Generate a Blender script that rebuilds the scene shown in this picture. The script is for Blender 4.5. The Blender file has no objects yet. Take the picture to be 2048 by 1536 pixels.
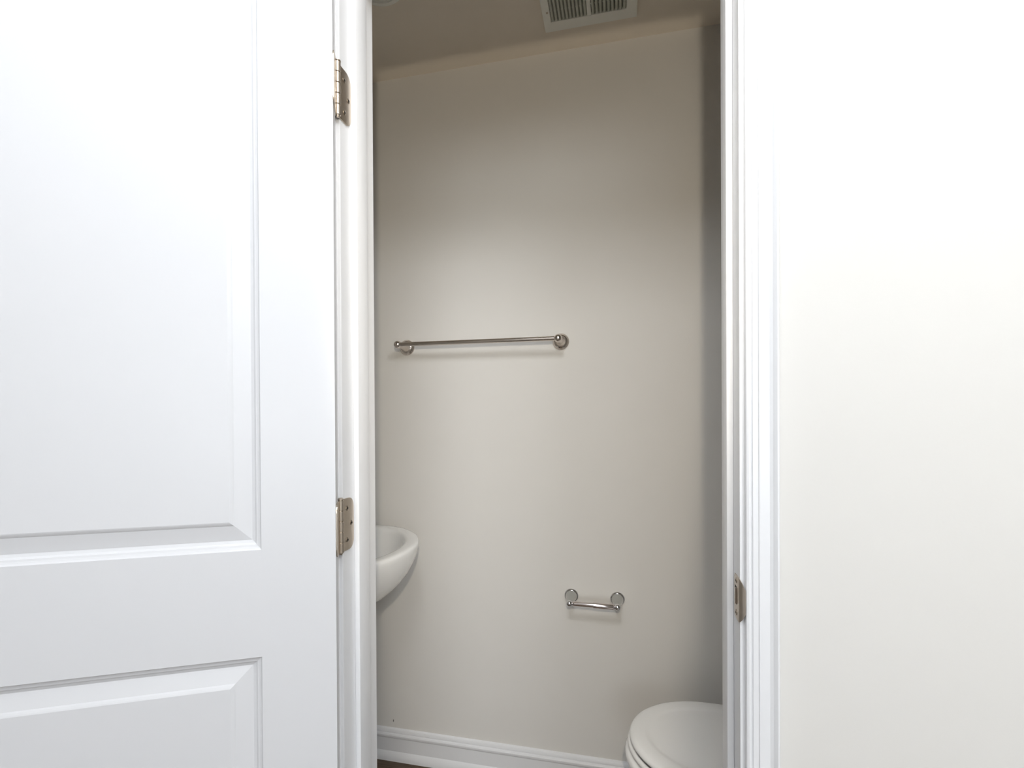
import bpy, bmesh, math, random
from mathutils import Vector, Matrix

PI = math.pi
R = math.radians
random.seed(4)
S = bpy.context.scene
COL = S.collection

# ------------------------------------------------------------------ camera
F_PX, CX, HOR = 966.0, 1024.0, 831.0
H = 1.30                     # eye height
PITCH = -0.30
cam_d = bpy.data.cameras.new('camera')
cam = bpy.data.objects.new('camera', cam_d)
COL.objects.link(cam)
S.camera = cam
cam_d.sensor_fit = 'HORIZONTAL'
cam_d.sensor_width = 36.0
cam_d.lens = F_PX / 2048 * 36.0
cam_d.clip_start = 0.02
PY = HOR + math.tan(R(PITCH)) * -F_PX      # principal row once the pitch is taken out
cam_d.shift_y = (PY - 768.0) / 2048.0
ROT = Matrix.Rotation(R(12.6), 4, 'Z') @ Matrix.Rotation(R(90 + PITCH), 4, 'X') @ Matrix.Rotation(R(-0.30), 4, 'Z')
cam.matrix_world = Matrix.Translation((0, 0, H)) @ ROT

def ray(x, y):
    v = Vector(((x - CX) / F_PX, -(y - PY) / F_PX, -1.0))
    return ROT.to_3x3() @ v
def on_y(x, y, Y):           # where the line of sight meets the plane Y = const
    v = ray(x, y); t = Y / v.y
    return Vector((v.x * t, Y, H + v.z * t))
def on_z(x, y, z):
    v = ray(x, y); t = (z - H) / v.z
    return Vector((v.x * t, v.y * t, z))

# ------------------------------------------------------------------ world, exposure, lights
S.view_settings.view_transform = 'Standard'
S.view_settings.look = 'None'
S.view_settings.gamma = 1.0
S.view_settings.use_curve_mapping = False
S.view_settings.exposure = 0.0
w = bpy.data.worlds.new('world'); S.world = w
w.use_nodes = True
bg = w.node_tree.nodes['Background']
bg.inputs[0].default_value = (0.86, 0.93, 1.0, 1)
bg.inputs[1].default_value = 1.0

def area(name, loc, rot, sx, sy, power, col):
    l = bpy.data.lights.new(name, 'AREA'); l.shape = 'RECTANGLE'
    l.size = sx; l.size_y = sy; l.energy = power; l.color = col
    o = bpy.data.objects.new(name, l); COL.objects.link(o)
    o.location = loc; o.rotation_euler = rot
    return o
def bulb(name, loc, r, power, col):
    l = bpy.data.lights.new(name, 'POINT'); l.shadow_soft_size = r
    l.energy = power; l.color = col
    o = bpy.data.objects.new(name, l); COL.objects.link(o); o.location = loc
    return o
# hall ceiling lamps, added fill behind the camera, camera flash narrowed to the doorway
bulb('hall_ceiling_lamp', (0.98, -0.72, 2.40), 0.26, 59, (0.93, 0.962, 1.0))
bulb('hall_ceiling_lamp', (-0.10, -0.15, 2.43), 0.22, 33, (0.93, 0.962, 1.0))
area('added_hall_fill', (0.95, -3.42, 1.30), (R(90), 0, 0), 2.2, 1.2, 34, (0.90, 0.95, 1.0))  # unseen fill added behind the camera, shifted right to reach the left wall
sp = bpy.data.lights.new('flash', 'SPOT'); sp.energy = 29; sp.color = (1.0, 0.89, 0.72)
sp.spot_size = R(122); sp.spot_blend = 0.22; sp.shadow_soft_size = 0.015
so = bpy.data.objects.new('flash', sp); COL.objects.link(so); so.location = (0.042, -0.117, 1.545); so.scale = (0.225, 1, 1)
so.rotation_euler = (Vector((-0.31, 1.69, 1.66)) - Vector(so.location)).to_track_quat('-Z', 'Y').to_euler()

# ------------------------------------------------------------------ materials
def mat(name, col, rough=0.5, metal=0.0, coat=0.0, spec=0.5):
    m = bpy.data.materials.new(name); m.use_nodes = True
    b = m.node_tree.nodes['Principled BSDF']
    b.inputs['Base Color'].default_value = (*col, 1)
    b.inputs['Roughness'].default_value = rough
    b.inputs['Metallic'].default_value = metal
    b.inputs['Coat Weight'].default_value = coat
    b.inputs['Coat Roughness'].default_value = 0.08
    b.inputs['Specular IOR Level'].default_value = spec
    return m
def noise_bump(m, scale, strength, dist=0.001, tint=0.0, stretch=None):
    nt = m.node_tree; n = nt.nodes; L = nt.links
    b = n['Principled BSDF']
    tc = n.new('ShaderNodeTexCoord'); mp = n.new('ShaderNodeMapping')
    if stretch: mp.inputs['Scale'].default_value = stretch
    nz = n.new('ShaderNodeTexNoise'); nz.inputs['Scale'].default_value = scale; nz.inputs['Detail'].default_value = 3
    bp = n.new('ShaderNodeBump'); bp.inputs['Strength'].default_value = strength; bp.inputs['Distance'].default_value = dist
    L.new(tc.outputs['Object'], mp.inputs[0]); L.new(mp.outputs[0], nz.inputs['Vector'])
    L.new(nz.outputs['Fac'], bp.inputs['Height']); L.new(bp.outputs[0], b.inputs['Normal'])
    if tint:
        c = b.inputs['Base Color'].default_value[:]
        r = n.new('ShaderNodeValToRGB')
        r.color_ramp.elements[0].color = (*[x * (1 - tint) for x in c[:3]], 1)
        r.color_ramp.elements[1].color = (*[min(1, x * (1 + tint)) for x in c[:3]], 1)
        n2 = n.new('ShaderNodeTexNoise'); n2.inputs['Scale'].default_value = scale * 0.03
        L.new(tc.outputs['Object'], n2.inputs['Vector'])
        L.new(n2.outputs['Fac'], r.inputs[0]); L.new(r.outputs[0], b.inputs['Base Color'])
    return m
M = {}
M['bath_paint'] = noise_bump(mat('bath_paint', (0.755, 0.735, 0.70), 0.75, spec=0.3), 260, 0.12, 0.0006, 0.012)
M['hall_paint'] = noise_bump(mat('hall_paint', (0.70, 0.685, 0.655), 0.7, spec=0.3), 260, 0.1, 0.0006, 0.008)
M['ceiling_paint'] = noise_bump(mat('ceiling_paint', (0.83, 0.76, 0.66), 0.85, spec=0.2), 300, 0.15, 0.0008, 0.012)
M['hall_ceiling_paint'] = noise_bump(mat('hall_ceiling_paint', (0.82, 0.81, 0.79), 0.85, spec=0.2), 300, 0.15, 0.0008, 0.01)
M['trim_white'] = noise_bump(mat('trim_white', (0.80, 0.805, 0.82), 0.32), 40, 0.03, 0.0004)
M['door_white'] = noise_bump(mat('door_white', (0.70, 0.705, 0.725), 0.38), 60, 0.04, 0.0004)
M['nickel'] = noise_bump(mat('brushed_nickel', (0.69, 0.63, 0.58), 0.21, 1.0), 300, 0.1, 0.0002, stretch=(1, 1, 8))
M['hinge_nickel'] = noise_bump(mat('satin_nickel_hinge', (0.58, 0.51, 0.43), 0.33, 1.0), 300, 0.1, 0.0002, stretch=(8, 8, 1))
M['post_dark_reflection'] = mat('chrome_dark_reflection', (0.52, 0.53, 0.52), 0.16, 1.0)  # chrome darkened in its colour to stand for a darker reflection
M['chrome'] = mat('chrome', (0.74, 0.74, 0.75), 0.09, 1.0)
M['roller'] = mat('polished_steel_roller', (0.78, 0.72, 0.71), 0.14, 1.0)
M['porcelain'] = mat('porcelain', (0.93, 0.93, 0.92), 0.18, coat=0.5)
M['plastic'] = mat('white_plastic', (0.88, 0.88, 0.82), 0.45)
M['seat_plastic'] = mat('seat_plastic', (0.91, 0.91, 0.90), 0.28)
M['dark'] = mat('hole_shade_and_mark', (0.015, 0.013, 0.011), 0.8)  # near-black: shade painted into holes, and the nail mark's own colour
M['slat'] = mat('grey_slat_plastic', (0.50, 0.52, 0.46), 0.5)
M['screw'] = mat('screw_steel', (0.42, 0.36, 0.30), 0.3, 1.0)
M['lens'] = mat('frosted_lens', (0.75, 0.76, 0.72), 0.3)
def wood():
    m = mat('dark_wood', (0.07, 0.045, 0.028), 0.5)
    nt = m.node_tree; n = nt.nodes; L = nt.links; b = n['Principled BSDF']
    tc = n.new('ShaderNodeTexCoord'); oi = n.new('ShaderNodeObjectInfo')
    ad = n.new('ShaderNodeVectorMath'); ad.operation = 'ADD'
    sc = n.new('ShaderNodeVectorMath'); sc.operation = 'SCALE'; sc.inputs[3].default_value = 7
    L.new(oi.outputs['Random'], sc.inputs[0])
    L.new(tc.outputs['Object'], ad.inputs[0]); L.new(sc.outputs[0], ad.inputs[1])
    mp = n.new('ShaderNodeMapping'); mp.inputs['Scale'].default_value = (2.0, 26, 2)
    L.new(ad.outputs[0], mp.inputs[0])
    nz = n.new('ShaderNodeTexNoise'); nz.inputs['Scale'].default_value = 2.6; nz.inputs['Detail'].default_value = 7; nz.inputs['Distortion'].default_value = 0.6
    L.new(mp.outputs[0], nz.inputs['Vector'])
    r = n.new('ShaderNodeValToRGB')
    r.color_ramp.elements[0].position = 0.3; r.color_ramp.elements[0].color = (0.040, 0.024, 0.013, 1)
    r.color_ramp.elements[1].position = 0.72; r.color_ramp.elements[1].color = (0.17, 0.115, 0.07, 1)
    L.new(nz.outputs['Fac'], r.inputs[0]); L.new(r.outputs[0], b.inputs['Base Color'])
    bp = n.new('ShaderNodeBump'); bp.inputs['Strength'].default_value = 0.3; bp.inputs['Distance'].default_value = 0.001
    L.new(nz.outputs['Fac'], bp.inputs['Height']); L.new(bp.outputs[0], b.inputs['Normal'])
    return m
M['wood'] = wood()

# ------------------------------------------------------------------ helpers
def mesh_obj(name, bm, m, parent=None, smooth=None, loc=None):
    me = bpy.data.meshes.new(name)
    bmesh.ops.remove_doubles(bm, verts=bm.verts, dist=1e-6)
    bmesh.ops.recalc_face_normals(bm, faces=bm.faces)
    if loc is not None:
        bmesh.ops.translate(bm, verts=bm.verts, vec=-Vector(loc))
    bm.to_mesh(me); bm.free()
    me.materials.append(m)
    o = bpy.data.objects.new(name, me); COL.objects.link(o)
    if loc is not None: o.location = loc
    if smooth is not None:
        for p in me.polygons: p.use_smooth = True
        me.set_sharp_from_angle(angle=R(smooth))
    if parent is not None:
        if parent.type == 'EMPTY' or any(parent.location):
            o.location = Vector(o.location) - world_loc(parent)
        o.parent = parent
    return o
def world_loc(o):
    v = Vector(o.location); p = o.parent
    while p: v += Vector(p.location); p = p.parent
    return v
def empty(name, loc, label, cat, kind=None):
    o = bpy.data.objects.new(name, None); COL.objects.link(o)
    o.location = loc; o.empty_display_size = 0.05
    o['label'] = label; o['category'] = cat
    if kind: o['kind'] = kind
    return o
def tag(o, label=None, cat=None, kind=None):
    if label: o['label'] = label
    if cat: o['category'] = cat
    if kind: o['kind'] = kind
    return o
def box(bm, x0, x1, y0, y1, z0, z1, bev=0.0):
    vs = [bm.verts.new((x, y, z)) for x in (x0, x1) for y in (y0, y1) for z in (z0, z1)]
    fs = [(0,1,3,2),(4,6,7,5),(0,4,5,1),(2,3,7,6),(0,2,6,4),(1,5,7,3)]
    faces = [bm.faces.new([vs[i] for i in f]) for f in fs]
    if bev:
        es = list({e for f in faces for e in f.edges})
        bmesh.ops.bevel(bm, geom=es, offset=bev, segments=2, affect='EDGES', profile=0.6)
def lathe(bm, prof, origin, axis, seg=32, caps=True):
    """prof = [(radius, along)], revolved about axis through origin"""
    a = Vector(axis).normalized()
    t = Vector((0, 0, 1)) if abs(a.z) < 0.9 else Vector((1, 0, 0))
    u = a.cross(t).normalized(); v = a.cross(u)
    rings = []
    for r, h in prof:
        c = Vector(origin) + a * h
        if r < 1e-6: rings.append([bm.verts.new(c)])
        else: rings.append([bm.verts.new(c + (u * math.cos(k * 2 * PI / seg) + v * math.sin(k * 2 * PI / seg)) * r) for k in range(seg)])
    for A, B in zip(rings, rings[1:]):
        if len(A) == 1 and len(B) == 1: continue
        for k in range(seg):
            q = [A[k % len(A)], A[(k + 1) % len(A)], B[(k + 1) % len(B)], B[k % len(B)]]
            q2 = []
            for x in q:
                if x not in q2: q2.append(x)
            if len(q2) > 2: bm.faces.new(q2)
    if caps:
        for rg in (rings[0], rings[-1]):
            if len(rg) > 2: bm.faces.new(rg)
def loft(bm, rings, cap0=True, cap1=True, close=True):
    vr = [[bm.verts.new(p) for p in rg] for rg in rings]
    for A, B in zip(vr, vr[1:]):
        n = len(A)
        for k in range(n if close else n - 1):
            bm.faces.new([A[k], A[(k + 1) % n], B[(k + 1) % n], B[k]])
    if cap0: bm.faces.new(vr[0])
    if cap1: bm.faces.new(vr[-1])
    return vr

# ------------------------------------------------------------------ measures (metres)
Y0 = 0.760            # hall face of the partition
YF = 0.877            # bathroom face of the partition
XL, XR = -0.475, 0.170   # jamb faces
YB = 1.690            # bathroom back wall
XA, XB = -1.10, 0.76     # bathroom side walls
ZC = 2.572            # ceiling
ZH = on_y(743, 6.5, YF).z   # underside of the head jamb
HX0, HX1, HY0 = -2.4, 2.1, -3.5
JT = 0.018

# ------------------------------------------------------------------ structure
def struct(name, bm, m, label, cat, smooth=None, parent=None):
    o = mesh_obj(name, bm, m, parent, smooth)
    return tag(o, label, cat, 'structure')
OX0, OX1, OZ = XL - JT, XR + JT, ZH + JT
b = bmesh.new()       # partition: three pieces around the doorway, hall side skin
def partition(bm, ya, yb):
    pts = [(HX0, 0), (OX0, 0), (OX0, OZ), (OX1, OZ), (OX1, 0), (HX1, 0), (HX1, ZC), (HX0, ZC)]
    A = [bm.verts.new((x, ya, z)) for x, z in pts]; B = [bm.verts.new((x, yb, z)) for x, z in pts]
    n = len(pts)
    for k in range(n): bm.faces.new([A[k], A[(k+1) % n], B[(k+1) % n], B[k]])
    for V in (A, B):
        v6b = V[7], V[6]
        bm.faces.new([V[0], V[1], V[2], V[7]]); bm.faces.new([V[2], V[3], V[6], V[7]]); bm.faces.new([V[3], V[4], V[5], V[6]])
partition(b, Y0, (Y0 + YF) / 2)
struct('wall_front', b, M['hall_paint'], 'bright off-white hall wall holding the doorway and running off right of it', 'wall')
b = bmesh.new(); partition(b, (Y0 + YF) / 2, YF)
struct('wall_front_inner', b, M['bath_paint'], 'powder room side of the doorway wall, facing the towel bar', 'wall')
b = bmesh.new(); box(b, XA - 0.1, XB + 0.1, YB, YB + 0.1, 0, ZC)
wall_back = struct('wall_back', b, M['bath_paint'], 'greige powder room wall carrying the towel bar and paper holder', 'wall')
b = bmesh.new(); box(b, XA - 0.1, XA, YF, YB, 0, ZC)
struct('wall_left', b, M['bath_paint'], 'greige side wall of the powder room behind the sink', 'wall')
b = bmesh.new(); box(b, XB, XB + 0.1, YF, YB, 0, ZC)
struct('wall_right', b, M['bath_paint'], 'greige side wall of the powder room behind the toilet', 'wall')
b = bmesh.new(); box(b, XA - 0.1, XB + 0.1, YF, YB + 0.1, ZC, ZC + 0.1)
struct('ceiling', b, M['ceiling_paint'], 'shaded beige powder room ceiling with the vent grille', 'ceiling')
b = bmesh.new(); box(b, HX0, HX1, HY0, YF, ZC, ZC + 0.1)
struct('ceiling_hall', b, M['hall_ceiling_paint'], 'white hall ceiling in front of the doorway', 'ceiling')
b = bmesh.new(); box(b, HX0, HX1, HY0, YB + 0.1, -0.1, -0.004)
floor = struct('floor', b, M['wood'], 'dark brown wood floor of hall and powder room', 'floor')
# planks of the powder room floor, running along the long wall
rows = 9; pw = (YB - 0.62) / rows
pb = None
for i in range(rows):
    x = XA - random.uniform(0.1, 0.7)
    while x < XB:
        x2 = min(x + 0.9, XB); xs = max(x, XA)
        if x2 - xs > 0.05:
            ya, yb2 = 0.62 + i * pw, 0.62 + (i + 1) * pw
            if yb2 > YF or True:
                xs2, x22 = (xs, x2)
                if ya < YF:          # rows in or before the doorway: keep between the jambs
                    xs2, x22 = max(xs, XL + 0.001), min(x2, XR - 0.001)
                if x22 - xs2 > 0.05:
                    bb = bmesh.new(); box(bb, xs2 + .0006, x22 - .0006, ya + .0006, yb2 - .0006, -0.004, 0.0, 0.0006)
                    pl = mesh_obj('plank', bb, M['wood'], floor, loc=((xs2 + x22) / 2, (ya + yb2) / 2, 0))
        x += 0.9
b = bmesh.new(); box(b, HX0 - 0.1, HX0, HY0, YF, 0, ZC)
struct('wall_hall_left', b, M['hall_paint'], 'off-white hall wall behind the open door', 'wall')
b = bmesh.new(); box(b, HX1, HX1 + 0.1, HY0, YF, 0, ZC)
struct('wall_hall_right', b, M['hall_paint'], 'off-white hall side wall at the far right', 'wall')
b = bmesh.new()
wx0, wx1, wz0, wz1 = -0.8, 1.4, 0.85, 2.25
box(b, HX0, wx0, HY0 - 0.1, HY0, 0, ZC); box(b, wx1, HX1, HY0 - 0.1, HY0, 0, ZC)
box(b, wx0, wx1, HY0 - 0.1, HY0, 0, wz0); box(b, wx0, wx1, HY0 - 0.1, HY0, wz1, ZC)
struct('wall_hall_back', b, M['hall_paint'], 'off-white hall wall with an added window opposite the doorway', 'wall')
win = empty('added_window_1', (0.3, HY0 - 0.05, wz0), 'unseen white framed hall window added for bright reflections', 'window', 'structure')  # unseen window, added as a bright area for the metal to reflect
b = bmesh.new()
for x0, x1, z0, z1 in ((wx0, wx0 + .05, wz0, wz1), (wx1 - .05, wx1, wz0, wz1), (wx0 + .05, wx1 - .05, wz0, wz0 + .05), (wx0 + .05, wx1 - .05, wz1 - .05, wz1), (0.275, 0.325, wz0 + .05, wz1 - .05)):
    box(b, x0, x1, HY0 - .08, HY0 - .03, z0, z1)
mesh_obj('added_window_frame', b, M['trim_white'], win)

# baseboards: profile swept straight (height, thickness)
BP = [(0, 0), (0, .0215), (.009, .0210), (.017, .0188), (.024, .0150), (.030, .0115), (.031, .0105), (.080, .0105), (.082, .0125),
      (.086, .0142), (.092, .0142), (.096, .0118), (.0985, .0080), (.100, .0092), (.106, .0086), (.111, .006), (.1145, .001), (.1145, 0)]
def base(name, p, q, nrm, label):
    p, q, nrm = Vector(p), Vector(q), Vector(nrm)
    bm = bmesh.new()
    loft(bm, [[P + nrm * t + Vector((0, 0, h)) for h, t in BP] for P in (p, q)])
    return struct(name, bm, M['trim_white'], label, 'baseboard', 25)
base('baseboard_back', (XA, YB, 0), (XB, YB, 0), (0, -1, 0), 'white moulded baseboard with shoe moulding under the towel bar wall')
base('baseboard_left', (XA, YF, 0), (XA, YB - .0215, 0), (1, 0, 0), 'white baseboard on the wall behind the sink')
base('baseboard_right', (XB, YF, 0), (XB, YB - .0215, 0), (-1, 0, 0), 'white baseboard on the wall behind the toilet')
base('baseboard_front', (XR + .055, Y0, 0), (HX1, Y0, 0), (0, -1, 0), 'white baseboard on the hall wall right of the doorway')
# tiny dark fleck low on the back wall
fp = on_y(787, 1441, YB)
b = bmesh.new(); box(b, fp.x - .0012, fp.x + .0012, YB - .0012, YB, fp.z - .004, fp.z + .004, .0004)
tag(mesh_obj('nail_hole', b, M['dark'], wall_back), 'small dark nail mark low on the wall')

# ------------------------------------------------------------------ door frame
frame = empty('trim_1', ((XL + XR) / 2, Y0, 0), 'white moulded door frame around the powder room doorway', 'door frame', 'structure')
ST = 0.010                      # stop thickness
YS0, YS1 = 0.798, 0.8355        # stop depth range
for nm, a in (('jamb', (XL - JT, XL, Y0, YF, 0, ZH + ST)), ('jamb', (XR, XR + JT, Y0, YF, 0, ZH + ST)),
              ('head_jamb', (XL - JT, XR + JT, Y0, YF, ZH + ST, ZH + ST + JT))):
    b = bmesh.new(); box(b, *a, 0.0012); mesh_obj(nm, b, M['trim_white'], frame)
for nm, a in (('door_stop', (XL, XL + ST, YS0, YS1, 0, ZH)), ('door_stop', (XR - ST, XR, YS0, YS1, 0, ZH)),
              ('door_stop', (XL, XR, YS0, YS1, ZH, ZH + ST))):
    b = bmesh.new(); box(b, *a, 0.0020); mesh_obj(nm, b, M['trim_white'], frame, smooth=40)
# casing profile: (distance from the jamb face, projection from the wall)
RV = .0065
CP = [(RV, 0), (RV, .0062), (RV + .001, .0078), (RV + .004, .0090), (RV + .0068, .0078), (RV + .0078, .0060), (RV + .0090, .0072), (RV + .0095, .0086),
      (RV + .0165, .0090), (RV + .0172, .0106), (RV + .020, .0112), (RV + .026, .0104), (RV + .031, .0106), (RV + .035, .0126),
      (RV + .0375, .0155), (RV + .0395, .0170), (RV + .0415, .0170), (RV + .0425, .0150), (RV + .0425, 0)]
def casing(yw, sgn, which):
    def ring(px, kind):
        pass
    zt = ZH + ST
    bm = bmesh.new()
    if which == 'right':
        rings = [[(XR + u, yw + sgn * v, z0 if z0 == 0 else zt + u) for u, v in CP] for z0 in (0, 1)]
    elif which == 'left':
        rings = [[(XL - u, yw + sgn * v, z0 if z0 == 0 else zt + u) for u, v in CP] for z0 in (0, 1)]
    else:
        rings = [[(XL - u, yw + sgn * v, zt + u) for u, v in CP], [(XR + u, yw + sgn * v, zt + u) for u, v in CP]]
    loft(bm, rings)
    return mesh_obj('casing' if which != 'head' else 'head_casing', bm, M['trim_white'], frame, 22)
for wch in ('left', 'right', 'head'): casing(Y0, -1, wch)
for wch in ('left', 'right', 'head'): casing(YF, 1, wch)

# strike plate on the right jamb
pc = 0.5 * (on_y(1478, 1157, Y0).z + on_y(1478, 1246, Y0).z)
b = bmesh.new()
hz = 0.0325; tk = 0.0012
def plate_poly(bm, pts, x0, x1):        # pts in (y, z), thickness in x
    A = [bm.verts.new((x0, y, z)) for y, z in pts]; B = [bm.verts.new((x1, y, z)) for y, z in pts]
    n = len(pts)
    for k in range(n): bm.faces.new([A[k], A[(k+1) % n], B[(k+1) % n], B[k]])
    bm.faces.new(A); bm.faces.new(B)
def arc(cy, cz, r, a0, a1, n=6):
    return [(cy + r * math.cos(R(a0 + (a1 - a0) * k / n)), cz + r * math.sin(R(a0 + (a1 - a0) * k / n))) for k in range(n + 1)]
yp0, yp1 = Y0 + .001, YS0 - .0075
pts = arc(yp1 - .005, pc + hz - .005, .005, 0, 90) + [(yp0, pc + hz)] + [(yp0, pc - hz)] + arc(yp1 - .005, pc - hz + .005, .005, 270, 360)
hy0, hy1, hz0, hz1 = yp0 + .013, yp1 - .004, pc - .012, pc + .016
# build as rim around the latch hole
outer = [(yp0, pc - hz), (yp1 - .004, pc - hz), (yp1, pc - hz + .005), (yp1, pc + hz - .005), (yp1 - .004, pc + hz), (yp0, pc + hz)]
inner = [(hy0, hz0), (hy1, hz0), (hy1 + .0005, hz0 + .001), (hy1 + .0005, hz1 - .001), (hy1, hz1), (hy0, hz1)]
xs = (XR - tk, XR - .00005)
vo = [[b.verts.new((x, y, z)) for y, z in outer] for x in xs]; vi = [[b.verts.new((x, y, z)) for y, z in inner] for x in xs]
for k in range(6):
    j = (k + 1) % 6
    for s in (0, 1): b.faces.new([vo[s][k], vo[s][j], vi[s][j], vi[s][k]])
    b.faces.new([vo[0][k], vo[0][j], vo[1][j], vo[1][k]]); b.faces.new([vi[0][k], vi[0][j], vi[1][j], vi[1][k]])
strike = mesh_obj('strike_plate', b, M['hinge_nickel'], frame)
tag(strike, 'satin nickel strike plate on the right jamb')
# curved full lip bending round the jamb edge onto the casing side
b = bmesh.new()
lp = [(-.0000, 0.0), (.0012, -.0035), (.0035, -.0072), (.0066, -.0100)]     # (x outwards, y)
rings = []
for i, (dx, dy) in enumerate(lp):
    hh = hz * (1, .93, .78, .52)[i]
    rings.append([(XR - tk + dx, yp0 + dy, pc - hh - .0), (XR - tk + dx, yp0 + dy, pc + hh), (XR - tk + dx + .001, yp0 + dy + .0012, pc + hh), (XR - tk + dx + .001, yp0 + dy + .0012, pc - hh)])
loft(b, rings); mesh_obj('lip', b, M['hinge_nickel'], strike, 40)
b = bmesh.new(); box(b, XR - .0008, XR - .0002, hy0, hy1, hz0, hz1)
mesh_obj('latch_hole_shade', b, M['dark'], strike)  # dark sheet stands in for the shade inside the latch hole
b = bmesh.new(); box(b, XR - .0035, XR - .0006, hy0 + .0005, hy0 + .0045, hz0 + .002, hz1 - .002, .0006)
mesh_obj('latch_tab', b, M['nickel'], strike)
def screw(parent, c, axis, r=.0044):
    b = bmesh.new()
    lathe(b, [(r, 0), (r, .0004), (r * .8, .0009), (r * .45, .0010), (r * .4, .0002), (0, .0001)], c, axis, 14)
    mesh_obj('screw', b, M['screw'], parent, 40)
    a = Vector(axis)
    b = bmesh.new(); lathe(b, [(r * .42, 0), (r * .42, .00115), (0, .00115)], c, axis, 8)
    return b
for dz in (.0245, -.0235):
    mesh_obj('screw_recess_shade', screw(strike, (XR - tk, yp0 + .016, pc + dz), (-1, 0, 0)), M['dark'], strike)  # dark plug paints the shade of the screw's drive recess

# ------------------------------------------------------------------ door leaf (door_1)
ANG = R(-153.3)
P = Vector((-.4745, .752, 0))
d = Vector((math.cos(ANG), math.sin(ANG), 0)); nn = Vector((-math.sin(ANG), math.cos(ANG), 0))   # along the leaf, through the leaf
DW, DT = 0.632, 0.035
def D(t, z, e):                     # t from hinge edge, height, e = depth behind the visible face
    q = P + d * (.003 + t) + nn * (.008 + DT - e)
    return Vector((q.x, q.y, z))
zb, zt = 0.012, ZH + ST - .003
def z_at(x, y, t):                  # height of the pixel (x,y) on the door at distance t
    q = D(t, 0, 0); v = ray(x, y)
    s = q.to_2d().length / v.to_2d().length
    return H + v.z * s
TS = 0.112
zu = z_at(520, 1100, TS)            # bottom of the upper panel
zl = z_at(522, 1314, TS)            # top of the lower panel
panels = [(TS, DW - TS, zu, zt - .115), (TS, DW - TS, zb + .235, zl)]
b = bmesh.new()
xs_ = [0, TS, DW - TS, DW]; zs_ = [zb, panels[1][2], zl, zu, panels[0][3], zt]
def rect(t0, t1, z0, z1, e): return [D(t0, z0, e), D(t1, z0, e), D(t1, z1, e), D(t0, z1, e)]
def quad(bm, pts): bm.faces.new([bm.verts.new(p) for p in pts])
EDGE = .0015
for i in range(3):
    for j in range(5):
        if i == 1 and j in (1, 3): continue
        quad(b, rect(xs_[i], xs_[i+1], zs_[j], zs_[j+1], 0)); quad(b, rect(xs_[i], xs_[i+1], zs_[j], zs_[j+1], DT))
for i in range(3):
    for z in (zb, zt): quad(b, [D(xs_[i], z, 0), D(xs_[i+1], z, 0), D(xs_[i+1], z, DT), D(xs_[i], z, DT)])
for j in range(5):
    for t in (0, DW): quad(b, [D(t, zs_[j], 0), D(t, zs_[j+1], 0), D(t, zs_[j+1], DT), D(t, zs_[j], DT)])
STK = [(0, 0), (.0008, .0011), (.0022, .0028), (.0050, .0040), (.0078, .0046), (.0084, .0060), (.0105, .0078), (.0135, .0088), (.0150, .0092)]
for (t0, t1, z0, z1) in panels:
    for side in (0, 1):
        rr = [rect(t0 + i, t1 - i, z0 + i, z1 - i, e if side == 0 else DT - e) for i, e in STK]
        loft(b, rr, False, False)
bmesh.ops.remove_doubles(b, verts=b.verts, dist=1e-5)
door = mesh_obj('door_1', b, M['door_white'], None, loc=(P.x, P.y, 0))
tag(door, 'white two-panel door swung open into the hall on the left', 'door', 'structure')
RB = [(.0150, .0092), (.0165, .0088), (.0395, .0040), (.0400, .0036), (.0415, .0026), (.0440, .0014), (.0460, .0008)]
for k, (t0, t1, z0, z1) in enumerate(panels):
    b = bmesh.new()
    for side in (0, 1):
        rr = [rect(t0 + i, t1 - i, z0 + i, z1 - i, e if side == 0 else DT - e) for i, e in RB]
        loft(b, rr, False, True)
    pn = mesh_obj('panel', b, M['door_white'], door, loc=(P.x, P.y, 0))
    pn['label'] = ('tall raised upper panel', 'raised lower panel')[k]

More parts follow.
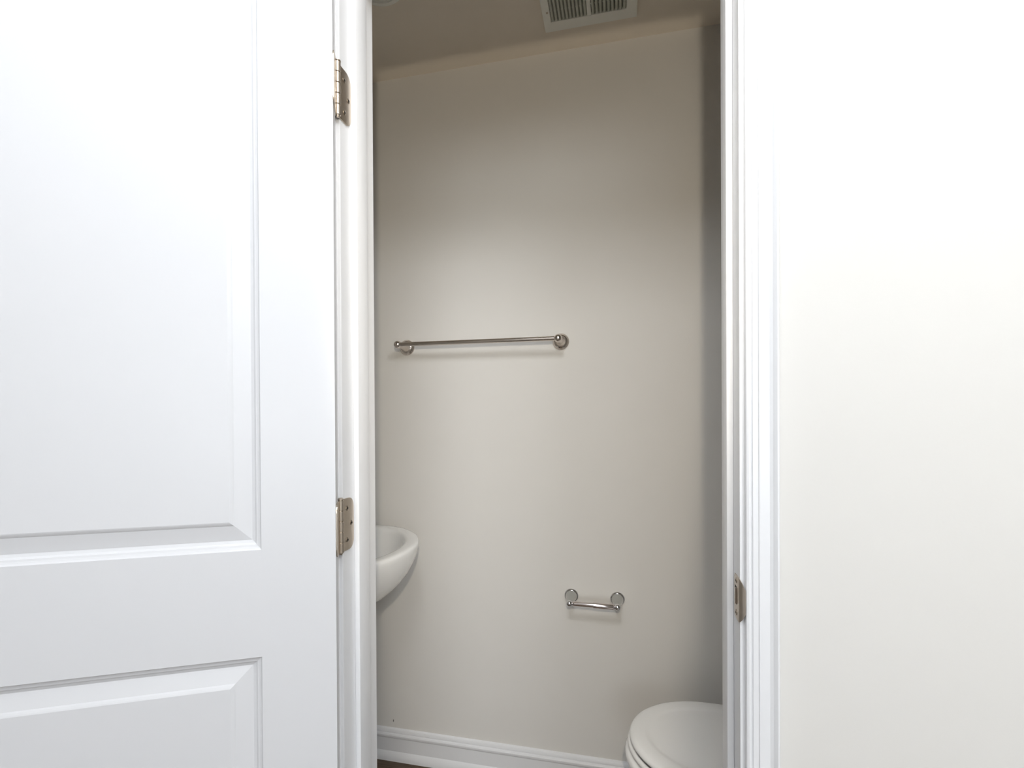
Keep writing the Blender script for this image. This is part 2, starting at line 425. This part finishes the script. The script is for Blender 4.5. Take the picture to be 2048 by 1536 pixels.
# hinges
def hinge(y_top, y_bot, xp, label):
    z1 = on_y(xp, y_top, P.y).z; z0 = on_y(xp, y_bot, P.y).z
    hh = z1 - z0; zc = (z0 + z1) / 2; rk = .0052
    b = bmesh.new()      # jamb leaf, rounded corners, lying on the rabbet face
    ya, yb = P.y + .003, Y0 + .0330; rc = .0158
    pts = [(ya, z0), (yb - rc, z0)] + arc(yb - rc, z0 + rc, rc, -90, 0, 7)[1:] + arc(yb - rc, z1 - rc, rc, 0, 90, 7) + [(ya, z1)]
    plate_poly(b, pts, XL + .0002, XL + .0020)
    hg = mesh_obj('hinge', b, M['hinge_nickel'], door)
    tag(hg, label)
    b = bmesh.new()      # door leaf on the hinge edge of the door
    s0, s1 = .002, .008 + DT - .004
    pts = [(s0, z0), (s1 - rc, z0)] + arc(s1 - rc, z0 + rc, rc, -90, 0, 7)[1:] + arc(s1 - rc, z1 - rc, rc, 0, 90, 7) + [(s0, z1)]
    A = []; B = []
    for s, z in pts:
        q = P + d * .0029 + nn * s; A.append(b.verts.new((q.x, q.y, z)))
        q = P + d * .0012 + nn * s; B.append(b.verts.new((q.x, q.y, z)))
    n = len(pts)
    for k in range(n): b.faces.new([A[k], A[(k+1) % n], B[(k+1) % n], B[k]])
    b.faces.new(A); b.faces.new(B)
    mesh_obj('leaf', b, M['hinge_nickel'], hg)
    for k in range(5):
        a0 = z0 + hh * k / 5 + .0004; a1 = z0 + hh * (k + 1) / 5 - .0004
        b = bmesh.new()
        lathe(b, [(rk - .0006, 0), (rk, .0006), (rk, a1 - a0 - .0006), (rk - .0006, a1 - a0)], (P.x + .0015, P.y - .001, a0), (0, 0, 1), 20)
        mesh_obj('knuckle', b, M['hinge_nickel'], hg, 40)
    b = bmesh.new()
    lathe(b, [(.0024, 0), (.003, .0012), (.0036, .0022), (.0036, hh + .0030), (.0055, hh + .0032), (.0055, hh + .0046), (.003, hh + .0064), (0, hh + .0068)], (P.x + .0015, P.y - .001, z0 - .0026), (0, 0, 1), 18)
    mesh_obj('hinge_pin', b, M['hinge_nickel'], hg, 40)
    for yy, zz in ((Y0 + .012, z1 - .018), (Y0 + .025, zc), (Y0 + .012, z0 + .018)):
        mesh_obj('screw_recess_shade', screw(hg, (XL + .0020, yy, zz), (1, 0, 0)), M['dark'], hg)  # recess shade put on the hinge screws as dark plugs
hinge(124, 232, 677, 'upper satin nickel hinge with rounded leaf')
hinge(1000, 1106, 682, 'lower satin nickel hinge with rounded leaf')

# ------------------------------------------------------------------ towel bar
YT = YB - .082
pl_, pr_ = on_y(815, 697, YB), on_y(1122, 682, YB)
zt_ = 0.5 * (pl_.z + pr_.z)
tb = empty('towel_bar', ((pl_.x + pr_.x) / 2, YB, zt_), 'brushed nickel towel bar fixed high on the greige back wall', 'towel bar')
for q in (pl_, pr_):
    b = bmesh.new()
    lathe(b, [(.0285, 0), (.0290, .003), (.0285, .0055), (.0262, .0072), (.0255, .0078), (.0262, .0086), (.0250, .0105), (.0215, .0135), (.017, .0165)], (q.x, YB, zt_), (0, -1, 0), 40)
    mesh_obj('rose', b, M['nickel'], tb, 50)
    b = bmesh.new()
    lathe(b, [(.0185, .013), (.0150, .020), (.0125, .034), (.0105, .052), (.0092, .066), (.0088, .074)], (q.x, YB, zt_), (0, -1, 0), 32)
    mesh_obj('post', b, M['nickel'], tb, 50)
    b = bmesh.new()
    sgn = -1 if q is pl_ else 1
    rb = .0138
    lathe(b, [(rb * math.sin(PI * k / 14), -rb * math.cos(PI * k / 14)) for k in range(15)], (q.x, YT, zt_), (1, 0, 0), 28, False)
    fin = mesh_obj('finial', b, M['nickel'], tb, 60)
b = bmesh.new()
lathe(b, [(.0078, 0), (.0078, pr_.x - pl_.x - .018)], (pl_.x + .009, YT, zt_), (1, 0, 0), 28)
mesh_obj('rail', b, M['nickel'], tb, 50)

# ------------------------------------------------------------------ paper holder
ql, qr = on_y(1143, 1190, YB), on_y(1235, 1198, YB)
zp = 0.5 * (ql.z + qr.z); YP = YB - .074
ph = empty('toilet_paper_holder', ((ql.x + qr.x) / 2, YB, zp), 'empty chrome toilet paper holder low on the greige wall above the toilet', 'paper holder')
for q in (ql, qr):
    b = bmesh.new()
    lathe(b, [(.0235, 0), (.0245, .0025), (.0240, .0048), (.0222, .0062), (.0215, .0068), (.0218, .0080), (.0200, .0100)], (q.x, YB, zp), (0, -1, 0), 40)
    mesh_obj('rose', b, M['chrome'], ph, 50)
    b = bmesh.new()
    lathe(b, [(.0200, .0095), (.0192, .014), (.0165, .024), (.0130, .038), (.0100, .052), (.0078, .064)], (q.x, YB, zp), (0, -1, 0), 32)
    mesh_obj('post', b, M['post_dark_reflection'] if 'post_dark_reflection' in M else M['chrome'], ph, 50)
    b = bmesh.new(); rb = .0108
    lathe(b, [(rb * math.sin(PI * k / 14), -rb * math.cos(PI * k / 14)) for k in range(15)], (q.x, YP, zp), (1, 0, 0), 28, False)
    mesh_obj('finial', b, M['chrome'], ph, 60)
xm = (ql.x + qr.x) / 2
b = bmesh.new(); lathe(b, [(.0040, .0085), (.0072, .013), (.0080, .016), (.0080, xm - ql.x), (.0066, xm - ql.x + .0005)], (ql.x, YP, zp), (1, 0, 0), 28)
mesh_obj('thin_roller', b, M['roller'], ph, 50)
b = bmesh.new(); L_ = qr.x - xm
lathe(b, [(.0085, 0), (.0098, .0008), (.0098, L_ - .014), (.0085, L_ - .0115), (.0045, L_ - .0085)], (xm, YP, zp), (1, 0, 0), 28)
mesh_obj('thick_roller', b, M['roller'], ph, 50)

# ------------------------------------------------------------------ sink
ZS = 0.90
sx, sy_ = -0.865, 1.345
sink = empty('pedestal_sink', (sx, sy_, 0), 'white porcelain oval sink at the left edge of the doorway', 'sink')
NS = 72
def oval(ax, ay, z, cx=sx, cy=sy_, back=XA + .004, pw_=2.0):
    out = []
    for k in range(NS):
        a = 2 * PI * k / NS
        c, s = math.cos(a), math.sin(a)
        e = 2 / pw_
        x = cx + ax * math.copysign(abs(c) ** e, c); y = cy + ay * math.copysign(abs(s) ** e, s)
        out.append((max(x, back), y, z))
    return out
b = bmesh.new()
ax, ay = .247, .290
prof = [  # (shrink, z)
    (.185, -.192), (.150, -.184), (.112, -.168), (.078, -.146), (.052, -.122), (.031, -.095), (.015, -.066), (.006, -.042), (.0015, -.022), (.000, -.010), (.0015, -.004), (.006, -.0008),
    (.014, 0), (.032, .0), (.040, -.002), (.046, -.008), (.050, -.018), (.058, -.045), (.076, -.085), (.110, -.115), (.160, -.130), (.215, -.135)]
loft(b, [oval(ax - s, ay - s * 1.08, ZS + z) for s, z in prof])
mesh_obj('basin', b, M['porcelain'], sink, 60)
b = bmesh.new()
pprof = [(.150, .120, 0), (.150, .120, .03), (.115, .095, .08), (.080, .075, .22), (.075, .072, .45), (.095, .090, .62), (.125, .125, .70)]
loft(b, [oval(a, c, z, cx=-.95) for a, c, z in pprof])
mesh_obj('pedestal', b, M['porcelain'], sink, 60)
b = bmesh.new(); lathe(b, [(.022, 0), (.022, .002), (.016, .003), (0, .0015)], (sx, sy_, ZS - .1345), (0, 0, 1), 24)
mesh_obj('drain', b, M['chrome'], sink, 40)
b = bmesh.new()
lathe(b, [(.026, 0), (.024, .006), (.016, .012), (.014, .075), (.016, .085), (.010, .092), (0, .094)], (XA + .05, sy_, ZS - .002), (0, 0, 1), 24)
rings = []
for k in range(9):
    t = k / 8; cx_ = XA + .055 + .115 * t; cz_ = ZS + .060 + .030 * math.sin(t * PI * .8); r = .011 - .002 * t
    rings.append([(cx_, sy_ + r * math.cos(2 * PI * j / 14), cz_ + r * math.sin(2 * PI * j / 14)) for j in range(14)])
loft(b, rings)
mesh_obj('faucet', b, M['chrome'], sink, 50)

# ------------------------------------------------------------------ toilet
tx, ty = 0.245, 1.375          # centre of the round part, bowl points to -x
toilet = empty('toilet', (0.4, ty, 0), 'white toilet with closed lid at the lower right of the doorway', 'toilet')
ZL = 0.425
def egg(a, bb, z, back, cx=tx, n=80):
    out = []
    for k in range(n):
        t = 2 * PI * k / n
        c, s = math.cos(t), math.sin(t)
        ln = a if c < 0 else (back - cx)
        e = 1.0 if c < 0 else 0.62
        x = cx + ln * (math.copysign(abs(c) ** e, c)); y = ty + bb * math.copysign(abs(s) ** (1.0 if c < 0 else 0.85), s)
        out.append((x, y, z))
    return out
A0, B0 = 0.222, 0.186
BK = 0.52
b = bmesh.new()
bw = [(.120, .105, 0, .46), (.120, .105, .02, .46), (.105, .092, .05, .45), (.100, .090, .14, .45), (.130, .110, .21, .47), (.185, .150, .28, .50), (.222, .182, .335, .52), (.234, .194, .362, .53), (.235, .195, .374, .53), (.231, .191, .3815, .53), (.222, .182, .3835, .51), (.20, .165, .380, .51)]
loft(b, [egg(a, bb, z, bk) for a, bb, z, bk in bw])
mesh_obj('bowl', b, M['porcelain'], toilet, 60)
b = bmesh.new()
sp = [(-.012, .3885), (-.002, .3895), (.0045, .393), (.006, .3975), (.0045, .402), (.001, .4040), (-.003, .4040), (-.010, .3980), (-.018, .3900)]
loft(b, [egg(A0 + s, B0 + s, z, BK) for s, z in sp])
mesh_obj('toilet_seat', b, M['seat_plastic'], toilet, 60)
b = bmesh.new()
lp_ = [(-.010, .4095), (-.003, .4100), (.000, .4125), (.0005, .4165), (-.0015, .4215), (-.006, .4250), (-.014, .4268), (-.038, .4278), (-.044, .4272), (-.050, .4255), (-.056, .4250), (-.075, .4256), (-.13, .4262), (-.18, .4264)]
loft(b, [egg(A0 + s, B0 + s, z, BK + s * .3) for s, z in lp_])
mesh_obj('lid', b, M['seat_plastic'], toilet, 60)
for y in (ty - .075, ty + .075):
    b = bmesh.new(); box(b, .505, .545, y - .02, y + .02, .386, .425, .006)
    mesh_obj('seat_hinge', b, M['seat_plastic'], toilet, 40)
b = bmesh.new(); box(b, .545, XB - .012, ty - .205, ty + .205, .36, .70, .02)
tank = mesh_obj('tank', b, M['porcelain'], toilet, 40)
b = bmesh.new(); box(b, .535, XB - .006, ty - .215, ty + .215, .70, .735, .008)
mesh_obj('tank_lid', b, M['porcelain'], tank, 40)
b = bmesh.new(); box(b, .46, .74, ty - .10, ty + .10, 0.0, .37, .02)
mesh_obj('base', b, M['porcelain'], toilet, 40)
b = bmesh.new(); box(b, .525, .5455, ty - .17, ty - .155, .635, .650, .003); box(b, .522, .530, ty - .17, ty - .10, .637, .648, .003)
mesh_obj('flush_lever', b, M['chrome'], tank, 40)

# ------------------------------------------------------------------ ceiling vent
zv = ZC - .010
c1, c2 = on_z(1095, 64, zv), on_z(1270, 29, zv)
yv1 = (c1.y + c2.y) / 2; xv0, xv1 = c1.x, c2.x
VW = xv1 - xv0; yv0 = yv1 - .27
vent = empty('ceiling_vent', ((xv0 + xv1) / 2, (yv0 + yv1) / 2, ZC), 'off-white louvred vent grille on the powder room ceiling', 'vent')
i0 = on_z(1103, 45, zv); i1 = on_z(1253, 17, zv); m0 = on_z(1174.5, 32, zv); m1 = on_z(1182.5, 31, zv)
yo1 = (i0.y + i1.y) / 2; yo0 = yv0 + (yv1 - yo1)
xo0, xo1 = i0.x, i1.x
b = bmesh.new()
outer = [(xv0, yv0), (xv1, yv0), (xv1, yv1), (xv0, yv1)]
inner = [(xo0, yo0), (xo1, yo0), (xo1, yo1), (xo0, yo1)]
def rng(pts, z, off=0):
    cx_, cy_ = (xv0 + xv1) / 2, (yv0 + yv1) / 2
    return [b.verts.new((x + math.copysign(off, x - cx_), y + math.copysign(off, y - cy_), z)) for x, y in pts]
rs = [rng(outer, ZC - .0002), rng(outer, ZC - .005), rng(outer, zv, -.006), rng(inner, zv, .002), rng(inner, zv + .002), rng(inner, ZC - .0002)]
for A, B in zip(rs, rs[1:]):
    for k in range(4): b.faces.new([A[k], A[(k+1) % 4], B[(k+1) % 4], B[k]])
mesh_obj('grille_frame', b, M['plastic'], vent)
b = bmesh.new(); box(b, m0.x, m1.x, yo0, yo1, zv + .0005, ZC - .001, .0008)
mesh_obj('divider', b, M['plastic'], vent)
b = bmesh.new(); box(b, xo0, xo1, yo0, yo1, ZC - .0012, ZC - .0002)
mesh_obj('duct_shade', b, M['dark'], vent)  # dark sheet on the ceiling, painted as shade inside the duct
def slats(xa, xb, n):
    st = (xb - xa) / n
    for k in range(n):
        b = bmesh.new()
        xc = xa + st * (k + .62)
        # leaning blade
        lean = st * .20; th = st * .27
        top, bot = ZC - .0014, zv + .001
        pts = [(xc - th - lean, bot), (xc + th - lean, bot), (xc + th + lean, top), (xc - th + lean, top)]
        loft(b, [[(x, y, z) for x, z in pts] for y in (yo0, yo1)])
        mesh_obj('slat', b, M['slat'], vent)
slats(xo0, m0.x, 10); slats(m1.x, xo1, 9)
b = bmesh.new()
for k in range(1, 6):
    y = yo1 - (yo1 - yo0) * k / 6
    box(b, xo0, xo1, y - .0022, y + .0022, ZC - .0026, ZC - .0012)
mesh_obj('cross_bars', b, M['plastic'], vent)
sp_ = on_z(1094, 26, zv)
b = bmesh.new(); lathe(b, [(.0035, 0), (.003, .0008), (0, .001)], (sp_.x, sp_.y, zv), (0, 0, -1), 12)
mesh_obj('screw', b, M['screw'], vent, 40)

# round ceiling fixture, only its rim shows at the top left of the opening
q = on_z(777, 14, ZC - .012)
rr_ = .085
fx, fy = q.x, q.y - rr_
fix = empty('round_ceiling_fixture', (fx, fy, ZC), 'round white fixture on the ceiling at the top left of the doorway', 'ceiling fixture')
b = bmesh.new(); lathe(b, [(rr_, 0), (rr_, .008), (rr_ - .004, .012), (rr_ - .016, .014), (rr_ - .018, .012)], (fx, fy, ZC), (0, 0, -1), 48)
mesh_obj('trim_ring', b, M['plastic'], fix, 40)
b = bmesh.new(); lathe(b, [(rr_ - .018, .012), (rr_ - .024, .020), (rr_ * .4, .027), (0, .029)], (fx, fy, ZC), (0, 0, -1), 48)
mesh_obj('lens_cover', b, M['lens'], fix, 50)
